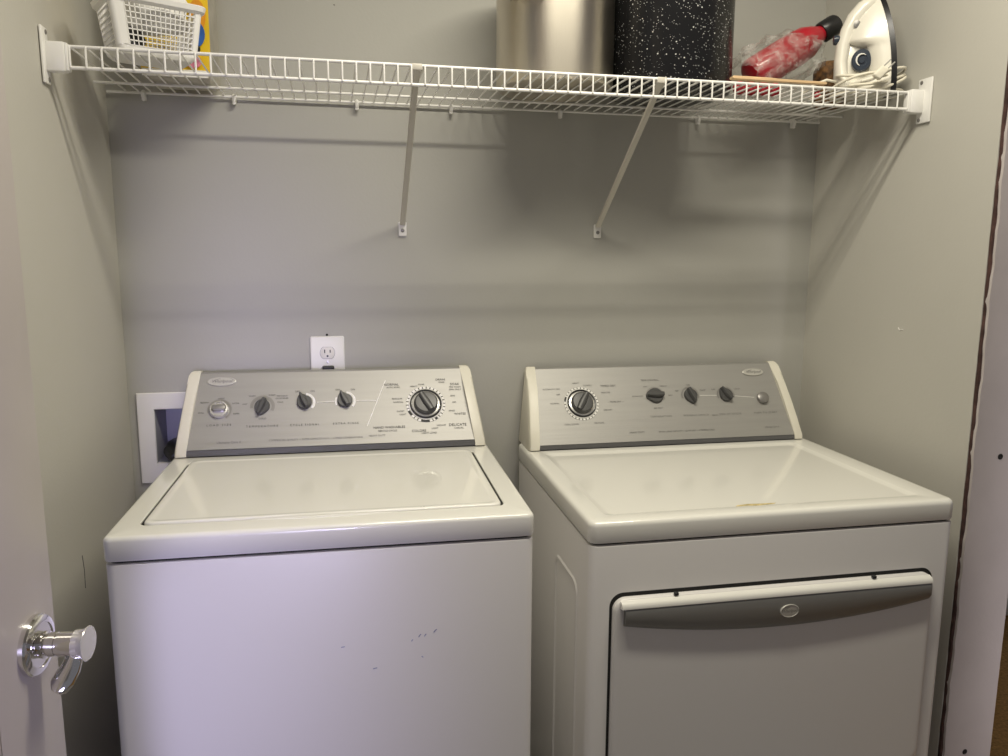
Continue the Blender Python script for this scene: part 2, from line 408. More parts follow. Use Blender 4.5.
def console(parent, prof, lip, xl, xr, capw, xlt, xrt, z0, ztop):
    """prof: face/top/back profile (y,z); tapered towards the top"""
    fl = lambda y, z: xl+(xlt-xl)*(z-z0)/(ztop-z0)
    fr = lambda y, z: xr+(xrt-xr)*(z-z0)/(ztop-z0)
    bm = NB(); extrude_x(bm, prof, lambda y, z: fl(y, z)+capw, lambda y, z: fr(y, z)-capw)
    c = link('console', bm, M['panel'], parent, 25)
    bm = NB(); extrude_x(bm, lip, lambda y, z: fl(y, z)+capw, lambda y, z: fr(y, z)-capw)
    link('base_strip', bm, M['strip'], c)
    cy = sum(p[0] for p in prof)/len(prof); cz = sum(p[1] for p in prof)/len(prof)
    low = [(y, z0 if z < z0+.012 else z) for y, z in prof]
    grow = lambda g: [(y+(g if y > cy else -g), (z+g if z > cz else z)) for y, z in capprof(lip, prof)]
    def capprof(lip, prof):
        a, b = V((*prof[0], 0)), V((*prof[1], 0)); d_ = (b-a).normalized(); n_ = V((-d_.y, d_.x, 0))
        if n_.x > 0: n_ = -n_
        bul = [tuple((a+(b-a)*f+n_*h)[:2]) for f, h in ((.2, .0040), (.45, .0070), (.7, .0060), (.88, .0028))]
        return [lip[0], lip[1], prof[0]]+bul+prof[1:]
    for side in (0, 1):
        bm = NB(); rings = []
        for g, t in ((.0028, 0), (.0028, .72), (.001, .9), (-.004, 1.0)):
            rings.append([((fl(y, z)+capw*(1-t)) if side == 0 else (fr(y, z)-capw*(1-t)), y, z) for y, z in grow(g)])
        loft(bm, rings); link('end_cap', bm, M['cap'], c, 30)
    return c

class Parts:
    """every caption, mark or line is a part of its own"""
    def __init__(s, parent, m, name): s.parent, s.m, s.name = parent, m, name
    def new(s, name=None): s.bm = NB(); s.nm = name or s.name; return s.bm
    def done(s): link(s.nm, s.bm, s.m, s.parent)
def txt(P, body, size, T, at, **k): add_text(P.new(), body, size, T, at, **k); P.done()
def lin(P, T, p, q, w, h=.0007): line(P.new(), T, p, q, w, h); P.done()
def arc(P, *a, **k): ring_arc(P.new(), *a, **k); P.done()
def tick_ring(T, at, r0, r1, n, dark, parent, name='tick_ring', h=.0008):
    """printed white ring with dark ticks, one continuous band"""
    bm = NB(); A = []; tot = n*4
    for k in range(tot):
        a = 2*PI*k/tot
        A.append((bm.verts.new(T(at[0]+r0*math.cos(a), at[1]+r0*math.sin(a), h)), bm.verts.new(T(at[0]+r1*math.cos(a), at[1]+r1*math.sin(a), h))))
    for k in range(tot):
        f = bm.faces.new((A[k][0], A[k][1], A[(k+1) % tot][1], A[(k+1) % tot][0])); f.material_index = 1 if dark(k) else 0
    link(name, bm, [M['inkwhite'], M['ink']], parent)
def legend(P, T, at, r, words, size, a0, a1):
    n = len(words)
    for i, w in enumerate(words):
        a = a0+(a1-a0)*i/max(n-1, 1)
        x = at[0]+r*math.cos(a)*1.12; s = at[1]+r*math.sin(a)
        txt(P, w, size, T, (x, s), align='LEFT' if math.cos(a) > .35 else ('RIGHT' if math.cos(a) < -.35 else 'CENTER'))

# ---- washer
wm = root('washing_machine', 'white top-load washing machine with closed lid, beside the left wall', 'washing machine', (.1045, -.6388, 0), -.0251)
WW = .692; T0 = .915; WD = .61
bm = NB(); rplate(bm, 0.001, WW-.001, .0012, WD-.005, .02, .8705, .016, .003, 6); link('cabinet', bm, M['enamel_front'], wm)
bm = NB(); rplate(bm, .007, WW-.007, .0075, WD-.008, .8700, .8752, .012, .0005, 4); link('seam', bm, M['dark'], wm)
bm = NB()
def RR(i, z, r=.014): return [(x, y, z) for x, y in rrect(i, WW-i, i, WD-i, max(r-i, .001), 6)]
hole = lambda i, z, r=.02: [(x, y, z) for x, y in rrect(.0405+i, .6505-i, .0495+i, .452-i, r-i*.5, 6)]
rings = [RR(.001, .8752), RR(0, .8775), RR(0, .907)]
for k in range(1, 5):
    a = PI/2*k/4; rings.append(RR(.008*(1-math.cos(a)), .907+.008*math.sin(a)))
rings += [hole(0, .915), hole(.001, .9143), hole(.0015, .9135), hole(.0018, .896)]
loft(bm, rings); link('top_panel', bm, M['enamel'], wm, 30)
bm = NB()
rings = []
lid = lambda i, z: [(x, y, z) for x, y in rrect(.0475+i, .6440-i, .0535+i, .4495-i, .016-i*.3, 6)]
rings = [lid(0, .8965), lid(0, .9145)]
for k in range(1, 4):
    a = PI/2*k/3; rings.append(lid(.004*(1-math.cos(a)), .9145+.004*math.sin(a)))
rings += [lid(.009, .9183), lid(.013, .9172), lid(.017, .9170), lid(.022, .9170)]
loft(bm, rings)
o = link('lid', bm, M['enamel'], wm, 40)
bm = NB()  # soft finger scoop along the middle of the lid's front edge
pts = [(.22+.24*i/12, .0505-.0035*math.sin(PI*i/12), .9140) for i in range(13)]
tube(bm, pts, [.0015+.0022*math.sin(PI*i/12) for i in range(13)], 8); link('finger_lip', bm, M['enamel'], o); washer_lid = o
for gx in (.0413, .6444):
    bm = NB(); box(bm, gx, gx+.0058, .068, .440, .9085, .9115); link('lid_groove_shade', bm, M['dark'], wm)  # dark strips laid in the side grooves to stand for their shade
WF = (.487, .938); wt = math.atan(.1/.137); TW = face_T(WF, wt)
sl = lambda base, t, s: (base[0]+s*math.sin(t), base[1]+s*math.cos(t))
pf = [sl(WF, wt, -.0075), sl(WF, wt, .1775)]
top = pf[1]
pf += [(top[0]+.004, top[1]+.0020), (top[0]+.010, top[1]+.0026), (.612, top[1]+.0020), (.612, T0+.0006), (.5, T0+.0006), (.4925, .925)]
lip = [(.4925, T0+.0004), (.4820, T0+.003), (.4818, .9305), (.497, .9315), (.51, T0+.0004)]
wc = console(wm, pf, lip,   .005, .686, .0245, .024, .664, T0, 1.083)
TT = lambda x, s, h: TW(x, s, .0009)
badge(TW, (.0955, .157), .0315, .0115, wc, .0105)
k1, k2, k3, k4, kd = (.094, .0865), (.1858, .092), (.2776, .0985), (.368, .1), (.5525, .0852)
make_knob('load_size_knob', TW, k1, .020, .016, 0, wc, 'push')
make_knob('temperature_knob', TW, k2, .0165, .018, PI-.35, wc, 'pointer')
make_knob('signal_knob', TW, k3, .0165, .018, .45, wc, 'pointer')
make_knob('rinse_knob', TW, k4, .0165, .018, .45, wc, 'pointer')
make_knob('cycle_dial', TW, kd, .0385, .024, .5, wc, 'dial')
PT = Parts(wc, M['knobrim'], 'dial_arc')
arc(PT, TT, k1, .0215, .026, -.3*PI, 1.1*PI)
arc(PT, TT, k2, .02, .027, -.15*PI, 1.05*PI)
PT = Parts(wc, M['inkwhite'], 'panel_line')
arc(PT, TT, k3, .019, .0245, -.22*PI, .45*PI); arc(PT, TT, k4, .019, .0245, -.22*PI, .45*PI); arc(PT, TT, k4, .019, .0225, .85*PI, 1.15*PI)
lin(PT, TT, (.3055, .0985), (.345, .1), .0018); lin(PT, TT, (.394, .1), (.4385, .0985), .0018)
lin(PT, TT, (.4615, .150), (.4165, .0345), .0022)
tick_ring(TT, kd, .0402, .0455, 30, lambda k: k % 4 == 0 or 66 < k < 72 or 84 < k < 93 or 98 < k < 102, wc)
PT = Parts(wc, M['ink'], 'caption')
for (x, s), w in ((k1, 'LOAD SIZE'), (k2, 'TEMPERATURE'), (k3, 'CYCLE SIGNAL'), (k4, 'EXTRA RINSE')):
    txt(PT, w, .0068, TT, (x+.001, .0495 if x < .1 else .0435), space=1.7 if x < .2 else 1.5)
legend(PT, TT, k1, .0285, ['SMALL', 'MEDIUM', 'LARGE', 'EXTRA', 'SUPER'], .0048, 1.07*PI, -.12*PI)
legend(PT, TT, k2, .030, ['HOT', 'WARM', 'WARM', 'COLD'], .0048, .93*PI, .1*PI)
txt(PT, 'TAP COLD', .005, TT, (.228, .117)); txt(PT, 'COLD RINSE', .005, TT, (.228, .111)); txt(PT, 'COLD', .006, TT, (.187, .062))
for k in (k3, k4):
    txt(PT, 'OFF', .0062, TT, (k[0]-.016, k[1]+.0285)); txt(PT, 'ON', .0062, TT, (k[0]+.018, k[1]+.0285))
txt(PT, 'HAND WASHABLES', .0082, TT, (.466, .0300)); txt(PT, 'GENTLE CYCLE', .0062, TT, (.4615, .0215))
txt(PT, 'NORMAL', .0085, TT, (.4750, .1385)); txt(PT, 'AUTO SOAK', .0055, TT, (.4790, .131))
txt(PT, 'SOAK', .0085, TT, (.6240, .1355)); txt(PT, 'PRE WASH', .0058, TT, (.6240, .128)); txt(PT, 'SPIN ONLY', .0058, TT, (.6240, .1215))
txt(PT, 'DELICATE', .0092, TT, (.6230, .0305)); txt(PT, 'CASUAL', .006, TT, (.6255, .0225))
txt(PT, 'DRAIN', .0075, TT, (.5905, .1485)); txt(PT, 'RINSE', .0055, TT, (.593, .1415))
txt(PT, 'COLORS', .0085, TT, (.5330, .0185)); txt(PT, 'LIGHT LOAD', .006, TT, (.556, .0125)); txt(PT, 'WHITES', .0075, TT, (.6305, .058))
for w, x, s in (('REGULAR', .487, .1015), ('NORMAL', .489, .0925), ('SHORT', .4935, .069), ('LIGHT', .4985, .061), ('HEAVY', .527, .1325), ('SOAK', .545, .137), ('SPIN', .617, .105), ('OFF', .6195, .088), ('RINSE', .612, .0665), ('MEDIUM', .585, .0305), ('LIGHT', .57, .0235)):
    txt(PT, w, .0056, TT, (x, s))
PT = Parts(wc, M['inkgrey'], 'small_print')
txt(PT, 'Ultimate Care II', .0078, TT, (.118, .0075)); txt(PT, 'COMMERCIAL QUALITY  \u2022  SUPER CAPACITY PLUS  \u2022  6 SPEED COMBINATIONS', .0058, TT, (.304, .0085)); txt(PT, 'HEAVY DUTY', .0062, TT, (.438, .0105))
for x, z, dx, dz in ((.490, .7065, .004, .005), (.500, .7070, .003, .004), (.516, .7130, .005, .005), (.495, .6710, .0025, -.002), (.412, .6560, .007, .001), (.360, .7000, .006, .0005), (.478, .7000, .002, .003)):
    bm = NB(); tube(bm, [(x, .0012, z), (x+dx*.5, .0010, z+dz*.7), (x+dx, .0012, z+dz)], .0008, 5); link('scuff_mark', bm, M['scuff'], wm)
for x, y in ((.500, .0575), (.505, .0590)):
    bm = NB(); tube(bm, [(x, y, .9176), (x+.002, y+.0015, .9180)], .0009, 5); link('chip_mark', bm, M['ink'], washer_lid)

# ---- dryer
dr = root('tumble_dryer', 'white front-load tumble dryer with grey grip strip, beside the right wall', 'dryer', (.9005, -.6427, 0), -.016)
DW = .7465; D0 = .8854; DD = .613
bm = NB(); rplate(bm, .0012, DW-.0012, .0012, DD-.004, .02, .8410, .016, .003, 6); link('cabinet', bm, M['enamel_front'], dr)
bm = NB(); rplate(bm, .0075, DW-.0075, .0075, DD-.008, .8405, .8455, .012, .0005, 4); link('seam', bm, M['dark'], dr)
bm = NB()
DR = lambda i, z, r=.018: [(x, y, z) for x, y in rrect(i, DW-i, i, DD-i, max(r-i, .001), 6)]
dh = lambda i, z, r=.012: [(x, y, z) for x, y in rrect(.038+i, .692-i, .035+i, .487-i, r, 6)]
rings = [DR(.001, .8455), DR(0, .848), DR(0, D0-.010)]
for k in range(1, 6):
    a = PI/2*k/5; rings.append(DR(.010*(1-math.cos(a)), D0-.010+.010*math.sin(a)))
rings += [dh(0, D0), dh(.002, D0-.0006), dh(.012, D0-.0040), dh(.016, D0-.0044), dh(.021, D0-.0044), dh(.026, D0-.0044)]
loft(bm, rings); link('top_panel', bm, M['enamel'], dr, 40)
bm = NB()   # worn ochre sticker remains
rings = []
pts = [(.305, .045), (.33, .046), (.345, .043), (.385, .047), (.392, .052), (.36, .0525), (.335, .055), (.310, .051)]
loft(bm, [[(x, y+.006, D0-.00435) for x, y in pts], [(x, y+.006, D0-.0040) for x, y in pts]]); link('sticker_remnant', bm, M['ochre'], dr)
# side embossing
bm = NB()
Ts = lambda x, y, z: (.0014-z, x, y)
rings = []
for i, h in ((0, -.0006), (.004, .0032), (.009, .0032), (.013, -.0006)):
    rings.append([Ts(x, y, h) for x, y in rrect(.07+i, .235-i, .12+i, .745-i, .03-i, 8)])
loft(bm, rings, caps=False); link('side_emboss', bm, M['enamel_front'], dr)
DF = (.512, .905); dt = math.atan(.1/.15); TD = face_T(DF, dt)
pf = [sl(DF, dt, -.0065), sl(DF, dt, .196)]; top = pf[1]
pf += [(top[0]+.004, top[1]+.0020), (top[0]+.009, top[1]+.0026), (.6325, top[1]+.0020), (.6325, D0+.0006), (.525, D0+.0006), (.5165, .893)]
lip = [(.5175, D0+.0004), (.5080, D0+.003), (.5075, .8985), (.522, .8995), (.535, D0+.0004)]
dc = console(dr, pf, lip, .007, .731, .0245, .022, .712, D0, 1.07)
TT = lambda x, s, h: TD(x, s, .0009)
badge(TD, (.634, .172), .030, .0110, dc, .0100)
d1, d2, d3, d4, d5 = (.1525, .0985), (.3502, .1135), (.4445, .1115), (.5425, .1085), (.6415, .0965)
make_knob('timer_dial', TD, d1, .0385, .022, -.55, dc, 'dial')
make_knob('temperature_knob', TD, d2, .0195, .018, PI/2, dc, 'pointer')
make_knob('dryness_knob', TD, d3, .0175, .018, PI+.3, dc, 'pointer')
make_knob('signal_knob', TD, d4, .0175, .018, .6, dc, 'pointer')
make_knob('start_button', TD, d5, .0155, .012, 0, dc, 'button')
PT = Parts(dc, M['knobrim'], 'dial_arc')
for k in (d2, d3, d4): arc(PT, TT, k, .0205, .0245, -.1*PI, 1.1*PI)
PT = Parts(dc, M['inkwhite'], 'panel_line')
tick_ring(TT, d1, .0402, .0442, 30, lambda k: k % 4 == 0 or 50 < k < 56, dc)
lin(PT, TT, (.565, .106), (.620, .1), .0012); lin(PT, TT, (.47, .1105), (.517, .109), .0012)
PT = Parts(dc, M['inkgrey'], 'caption')
for (x, s), w in ((d2, 'TEMPERATURE'), (d3, 'WRINKLE SHIELD'), (d4, 'END OF CYCLE'), (d5, 'PUSH TO START')):
    txt(PT, w, .0066, TT, (x+(.004 if x < .5 else 0), .0565), space=1.4)
txt(PT, 'SIGNAL', .005, TT, (.5, .0545))
legend(PT, TT, d2, .030, ['EXTRA LOW', 'LOW', 'MEDIUM', 'HIGH'], .005, 1.0*PI, .0*PI)
txt(PT, 'TEMP CONTROL', .0066, TT, (.343, .157)); txt(PT, 'AIR ONLY', .0056, TT, (.352, .0795))
legend(PT, TT, d3, .029, ['OFF', 'ON', 'DAMP'], .006, .85*PI, .15*PI)
legend(PT, TT, d4, .029, ['OFF', 'LOUD'], .006, .8*PI, .2*PI)
txt(PT, 'TIMED DRY', .0080, TT, (.2290, .1445)); txt(PT, 'MINUTES', .0056, TT, (.2200, .1265)); txt(PT, '\u2014 MORE DRY \u2014', .0058, TT, (.2420, .1005)); txt(PT, 'LESS DRY', .0055, TT, (.2180, .0795))
txt(PT, 'AUTOMATIC DRY', .0056, TT, (.0805, .1395)); txt(PT, 'COOL DOWN', .0056, TT, (.1195, .0445)); txt(PT, 'DELICATE', .0056, TT, (.1900, .0455)); txt(PT, 'NORMAL', .0056, TT, (.0845, .1010)); txt(PT, 'HEAVY', .0056, TT, (.1450, .1545)); txt(PT, 'TOWELS', .0056, TT, (.1750, .1475)); txt(PT, 'OFF', .0056, TT, (.0960, .1245))
PT = Parts(dc, M['inkgrey'], 'small_print')
txt(PT, 'HEAVY DUTY', .0066, TT, (.2835, .0165)); txt(PT, 'EXTRA LARGE CAPACITY  \u2022  QUIET DRY  \u2022  4 TEMPERATURES', .0055, TT, (.415, .0155)); txt(PT, 'Ultimate Care II', .0062, TT, (.648, .0165))
# door
bm = NB()
Tf = lambda x, y, z: (x, -z, y)
rplate(bm, .0395, .7060, .335, .7500, -.0025, -.0006, .026, .0002, 8, Tf); link('door_gap', bm, M['dark'], dr)
bm = NB()
rings = []
dring = lambda i, h, topdrop=0: [Tf(x, y, h) for x, y in rrect(.0445+i, .7020-i, .340+i, .7425-i, .024-i*.4, 8)]
rings = [dring(0, -.001), dring(0, .006), dring(.002, .0095), dring(.006, .0112), dring(.012, .0112)]
loft(bm, rings); ddoor = link('door', bm, M['enamel_front'], dr, 40)
bm = NB()   # bright upper lip of the door
loft(bm, [[(x, y, z) for y, z in ((-.011, .7255), (-.0225, .7275), (-.0225, .7325), (-.019, .7375), (-.011, .7405))] for x in (.056, .059, .375, .686, .689)])
link('door_lip', bm, M['enamel'], ddoor)
bm = NB()
N = 40; front = []; back = []
rings = []
for i in range(N+1):
    u = -1+2*i/N; x = .3755+.3125*u
    zb = .6915-.028*(1-u*u)
    zt = .7265
    m_ = (zb+zt)/2
    rings.append([(x, -.0105, zb), (x, -.0165, zb+.002), (x, -.0225, zb+.012), (x, -.0225, zt-.004), (x, -.0205, zt), (x, -.0105, zt)])
loft(bm, rings); hp = link('grip_strip', bm, M['handle'], ddoor, 50)
badge(lambda x, s, h: (x, -.0225-h, s), (.3845, .6985), .0195, .0125, hp, .0085)
for x in (.163, .568):
    bm = NB(); rplate(bm, x-.004, x+.004, -.0130, -.006, .7425, .7470, .001, .0005, 3); link('door_bumper', bm, M['black'], ddoor)

# ------------------------------------------------------------------ washer outlet box, outlet, plug
t = root('washer_outlet_box', 'white plastic washer outlet box set in the back wall beside the washer', 'outlet box', (.0175, -.001, .821))
bm = NB()
x0, x1, z0, z1 = .0005, .2335, .0005, .2135
hx0, hx1, hz0, hz1 = BX[0]-.0175+.001, BX[1]-.0175-.001, BX[2]-.821+.001, BX[3]-.821-.001
def rg(a, b, c, d, y): return [(a, y, c), (b, y, c), (b, y, d), (a, y, d)]
loft(bm, [rg(x0, x1, z0, z1, 0), rg(x0, x1, z0, z1, -.0045), rg(x0+.002, x1-.002, z0+.002, z1-.002, -.006), rg(hx0-.002, hx1+.002, hz0-.002, hz1+.002, -.006), rg(hx0, hx1, hz0, hz1, -.004), rg(hx0, hx1, hz0, hz1, .001)], caps=False)
link('face_frame', bm, M['plastic_white'], t)
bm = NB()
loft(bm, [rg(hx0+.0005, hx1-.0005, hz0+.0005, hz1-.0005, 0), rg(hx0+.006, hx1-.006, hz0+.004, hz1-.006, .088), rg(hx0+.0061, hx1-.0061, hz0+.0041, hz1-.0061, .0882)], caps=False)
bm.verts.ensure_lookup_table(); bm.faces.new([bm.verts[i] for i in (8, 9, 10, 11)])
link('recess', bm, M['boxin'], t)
bm = NB()
tube(bm, [(.068, .06, .072), (.068, .03, .074), (.070, .004, .072), (.080, -.012, .064), (.100, -.0170, .048), (.130, -.0175, .030), (.170, -.0175, .020)], [.019, .020, .0200, .0170, .0125, .0120, .0120], 16)
h = link('water_hose', bm, M['black'])
h.location = (.0175, 0, .821); tag(h, 'black water hose bending out of the white wall box beside the washer', 'hose')

t = root('wall_outlet', 'white duplex wall outlet above the washer console', 'outlet', (.449, -.0005, 1.0965))
bm = NB(); Tw = lambda x, y, z: (x, -z, y)
rplate(bm, -.040, .040, -.062, .062, 0, .006, .004, .003, 4, Tw); link('cover_plate', bm, M['plastic_white'], t)
for dz in (.0225, -.0225):
    bm = NB()
    pts = [(.0168*math.cos(a), dz+max(-.0135, min(.0135, .0172*math.sin(a)))) for a in [2*PI*k/32 for k in range(32)]]
    loft(bm, [[Tw(x, y, .0052) for x, y in pts], [Tw(x, y, .0068) for x, y in pts], [Tw(x*.95, dz+(y-dz)*.95, .0073) for x, y in pts]])
    rc = link('receptacle', bm, M['trimwhite'], t)
    for sx, hh in ((-.0064, .0042), (.0064, .0034)):
        bm = NB(); box(bm, sx-.0013, sx+.0013, dz+.004-hh, dz+.004+hh, .0070, .0077, Tw); link('slot', bm, M['black'], rc)
    bm = NB(); lathe(bm, [(.0026, .007), (.0026, .0077)], 12, lambda x, y, z: Tw(x, y+dz-.0075, z)); link('ground_hole', bm, M['black'], rc)
    bm = NB()
    pts2 = [(.0178*math.cos(a), dz+max(-.0145, min(.0145, .0182*math.sin(a)))) for a in [2*PI*k/32 for k in range(32)]]
    loft(bm, [[Tw(x, y, .0052) for x, y in pts2], [Tw(x, y, .0063) for x, y in pts2]]); link('surround', bm, M['knobrim'], rc)
bm = NB(); lathe(bm, [(.0030, .0055), (.0030, .0066), (.001, .007)], 12, Tw); link('screw', bm, M['silver'], t)
bm = NB(); lathe(bm, [(.0028, 0), (.0028, .003), (.001, .0035)], 10, lambda x, y, z: (x, -z, y+.0655)); link('top_tab', bm, M['dark'], t)
t = root('power_plug', 'black power plug pushed into the lower socket of the wall outlet', 'plug', (.450, -.0008, 1.0775))
bm = NB(); rplate(bm, -.014, .014, -.011, .011, .0075, .018, .004, .004, 5, Tw); link('plug_body', bm, M['black'], t)
bm = NB(); tube(bm, [(0, -.0155, -.006), (0, -.017, -.02), (.002, -.0165, -.05), (.006, -.0125, -.12), (.01, -.01, -.3)], .0035, 8); link('plug_cord', bm, M['black'], t)

# ------------------------------------------------------------------ wire shelf
sh = root('wire_shelf', 'white wire shelf across the closet above the washer and dryer', 'shelf', (0, 0, 0))
SY, ST, SB = -.376, 1.699, 1.6645; XL, XR = .030, 1.690
def rail(y, z, r, x0=XL, x1=XR):
    bm = NB(); tube(bm, [(x0, y, z), (x1, y, z)], r, 10); return link('rail', bm, M['wire'], sh)
rail(SY, ST, .0030); rail(SY-.001, SB, .0032); rail(-.105, ST-.0042, .0028, .004, 1.716); rail(-.0105, ST-.0042, .0028, .004, 1.716)
bm = NB()
nw = 66
for i in range(nw):
    x = XL+.012+(XR-XL-.022)*i/(nw-1)
    tube(bm, [(x, -.0095, ST-.0005), (x, SY+.003, ST-.0005), (x, SY-.0025, ST+.0003), (x, SY-.0042, ST-.005), (x, SY-.0042, SB)], .00175, 6)
link('deck_wires', bm, M['wire'], sh)
for s in (0, 1):
    f = (lambda x, y, z: (x, y, z)) if s == 0 else (lambda x, y, z: (W-x, y, z))
    bm = NB()
    bbox(bm, .0015, .006, SY-(.020 if s == 0 else .030), SY+.010, 1.636, 1.728, .0018, f)          # wall plate
    bbox(bm, .005, .036, SY-.0105, SY+.012, SB-.008, ST+.006, .003, f)       # socket block
    bbox(bm, .034, .040, SY-.009, SY+.010, SB-.006, ST+.0045, .0015, f)
    eb = link('end_bracket', bm, M['wire'], sh)
    for z in (1.643, 1.7205):
        bm = NB(); lathe(bm, [(.0042, .0055), (.0042, .0068), (.002, .0078)], 12, lambda x, y, z_: f(z_, SY+x, z+y)); link('screw', bm, M['knobrim'], eb)
for fx in (.632, 1.119):
    bm = NB()
    a = V((fx, SY+.006, ST-.006)); b = V((fx, -.009, 1.425))
    d = (b-a).normalized(); u = V((1, 0, 0)).cross(d)
    rings = []
    for p, w, t_ in ((a-d*.004, .0085, .003), (a, .0085, .0035), (a+d*.02, .0062, .0042), (b-d*.02, .0062, .0042), (b, .0068, .003), (b+d*.006, .007, .0015)):
        rings.append([p+V((sx*w, 0, 0))+u*sy*t_ for sx, sy in ((-1, -.6), (-.7, -1), (.7, -1), (1, -.6), (1, .6), (.7, 1), (-.7, 1), (-1, .6))])
    loft(bm, rings)
    bbox(bm, fx-.0105, fx+.0105, SY-.0035, SY+.012, ST-.008, ST+.0036, .0018)     # hook over the front rail
    br = link('brace', bm, M['brace'], sh)
    bm = NB(); rplate(bm, fx-.0095, fx+.0095, 1.3945, 1.4285, .0008, .0058, .003, .002, 4, lambda x, y, z: (x, -z, y)); fo = link('brace_foot', bm, M['plastic_white'], br)
    bm = NB(); lathe(bm, [(.0045, .0055), (.0045, .0068), (.002, .0078)], 12, lambda x, y, z: (fx+x, -z, 1.408+y)); link('screw', bm, M['knobrim'], fo)
for cx in (.078, .2646, .532, .749, 1.015, 1.375, 1.640):
    bm = NB()
    bbox(bm, cx-.0042, cx+.0042, -.0135, -.001, ST-.020, ST+.001, .0018)
    tube(bm, [(cx, -.012, ST-.002), (cx, -.0185, ST-.006), (cx, -.0165, ST-.013), (cx, -.010, ST-.014)], .0045, 8)
    lathe(bm, [(.004, 0), (.004, .004), (.001, .005)], 10, lambda x, y, z: (cx+x, -.0125-z, ST-.018+y))
    link('wall_clip', bm, M['plastic_white'], sh)

Z0 = ST+.0018     # where things stand on the deck

# ------------------------------------------------------------------ plastic basket
def make_basket():
    t = root('plastic_basket', 'white perforated plastic basket at the left end of the shelf', 'basket', (.1535, -.283, Z0), math.radians(26))
    hb, hh = (.067, .048), (.081, .054); Hh = .098
    # rectangle outline at relative height k
    def outline(k, grow=0, n=6):
        a = hb[0]+(hh[0]-hb[0])*k+grow; b = hb[1]+(hh[1]-hb[1])*k+grow
        return a, b
    bm = NB()
    th = .0022
    # each wall is a lattice of small bars
    def wallpt(side, u, k, off=0):
        a, b = outline(k, off); r = .022
        if side == 0: return (u*(a), -b, Z(k))
        if side == 1: return (a, u*b, Z(k))
        if side == 2: return (-u*a, b, Z(k))
        return (-a, -u*b, Z(k))
    Z = lambda k: k*Hh
    cols_, rows = {0: 14, 1: 10, 2: 14, 3: 10}, 8
    k0, k1 = .13, .89
    for side in range(4):
        ue = .84 if side % 2 == 0 else .78
        nc = cols_[side]
        ul = .70 if side == 0 else ue
        us = [-ul+(ue+ul)*i/nc for i in range(nc+1)]; ks = [k0+(k1-k0)*i/rows for i in range(rows+1)]
        def bar(ua, ub, ka, kb):
            q = [wallpt(side, ua, ka), wallpt(side, ub, ka), wallpt(side, ub, kb), wallpt(side, ua, kb)]
            qi = [wallpt(side, ua, ka, -th), wallpt(side, ub, ka, -th), wallpt(side, ub, kb, -th), wallpt(side, ua, kb, -th)]
            loft(bm, [q, qi])
        w = .16/nc*1.55; hk = .019
        for u in us: bar(u-w/2, u+w/2, k0, k1)
        for k in ks: bar(-ul, ue, k-hk/2, k+hk/2)
    link('lattice_wall', bm, M['plastic_white'], t)
    # solid rounded corners, base band and rim
    bm = NB()
    def rr(k, grow=0, r=.012): a, b = outline(k, grow); return [(x, y, Z(k)) for x, y in rrect(-a, a, -b, b, r+grow, 8)]
    loft(bm, [[(x*.90, y*.90, 0) for x, y, z in rr(0)], [(x, y, .006) for x, y, z in rr(0)], rr(.08), rr(.15), rr(.15, -th), rr(.08, -th), [(x*.9, y*.9, .0035) for x, y, z in rr(0)]])
    link('base', bm, M['plastic_white'], t)
    for sx in (-1, 1):
        for sy in (-1, 1):
            bm = NB(); ringsA = []
            for k in (.13, .45, .7, .9):
                a, b = outline(k); r = .009
                ax, ay = a-r, b-r
                pts = []
                ue0, ue1 = (.70 if (sx, sy) == (-1, -1) else .84), .78
                arc = [(ue0*a, b)]+[(ax+r*math.sin(q), ay+r*math.cos(q)) for q in [PI/2*i/6 for i in range(7)]]+[(a, ue1*b)]
                out = [(sx*x, sy*y, Z(k)) for x, y in arc]
                inn = [(sx*(x-th*.7), sy*(y-th*.7), Z(k)) for x, y in reversed(arc)]
                ringsA.append(out+inn)
            loft(bm, ringsA); link('corner_post', bm, M['plastic_white'], t)
    bm = NB()
    loft(bm, [rr(.86, .0005), rr(.90, .006), rr(.985, .0075), rr(1.0, .006), rr(1.0, -.001), rr(.86, -th), rr(.86, .0005)], caps=False)
    link('rim', bm, M['plastic_white'], t)
make_basket()
def blob(name, label, cat, loc, sc, m, seed):
    bm = NB(); bmesh.ops.create_icosphere(bm, subdivisions=4, radius=1)
    rnd = random.Random(seed); ph = [rnd.uniform(0, 6) for _ in range(6)]
    for v in bm.verts:
        p = v.co; k = 1+.12*math.sin(4*p.x+ph[0])*math.sin(3*p.y+ph[1])+.08*math.sin(7*p.z+ph[2]+3*p.x)
        v.co = V((p.x*sc[0]*k, p.y*sc[1]*k, max(p.z*k, -.75)*sc[2]))
    o = link(name, bm, m, angle=180); o.location = loc; return tag(o, label, cat)
blob('folded_cloth', 'crumpled white cloth piled inside the white perforated basket', 'cloth', (.162, -.281, Z0+.088), (.055, .030, .05), M['fabric'], 3)
blob('dark_bundle', 'small black bundle behind the holes of the white basket', 'bundle', (.122, -.283, Z0+.036), (.024, .022, .026), M['black'], 5)

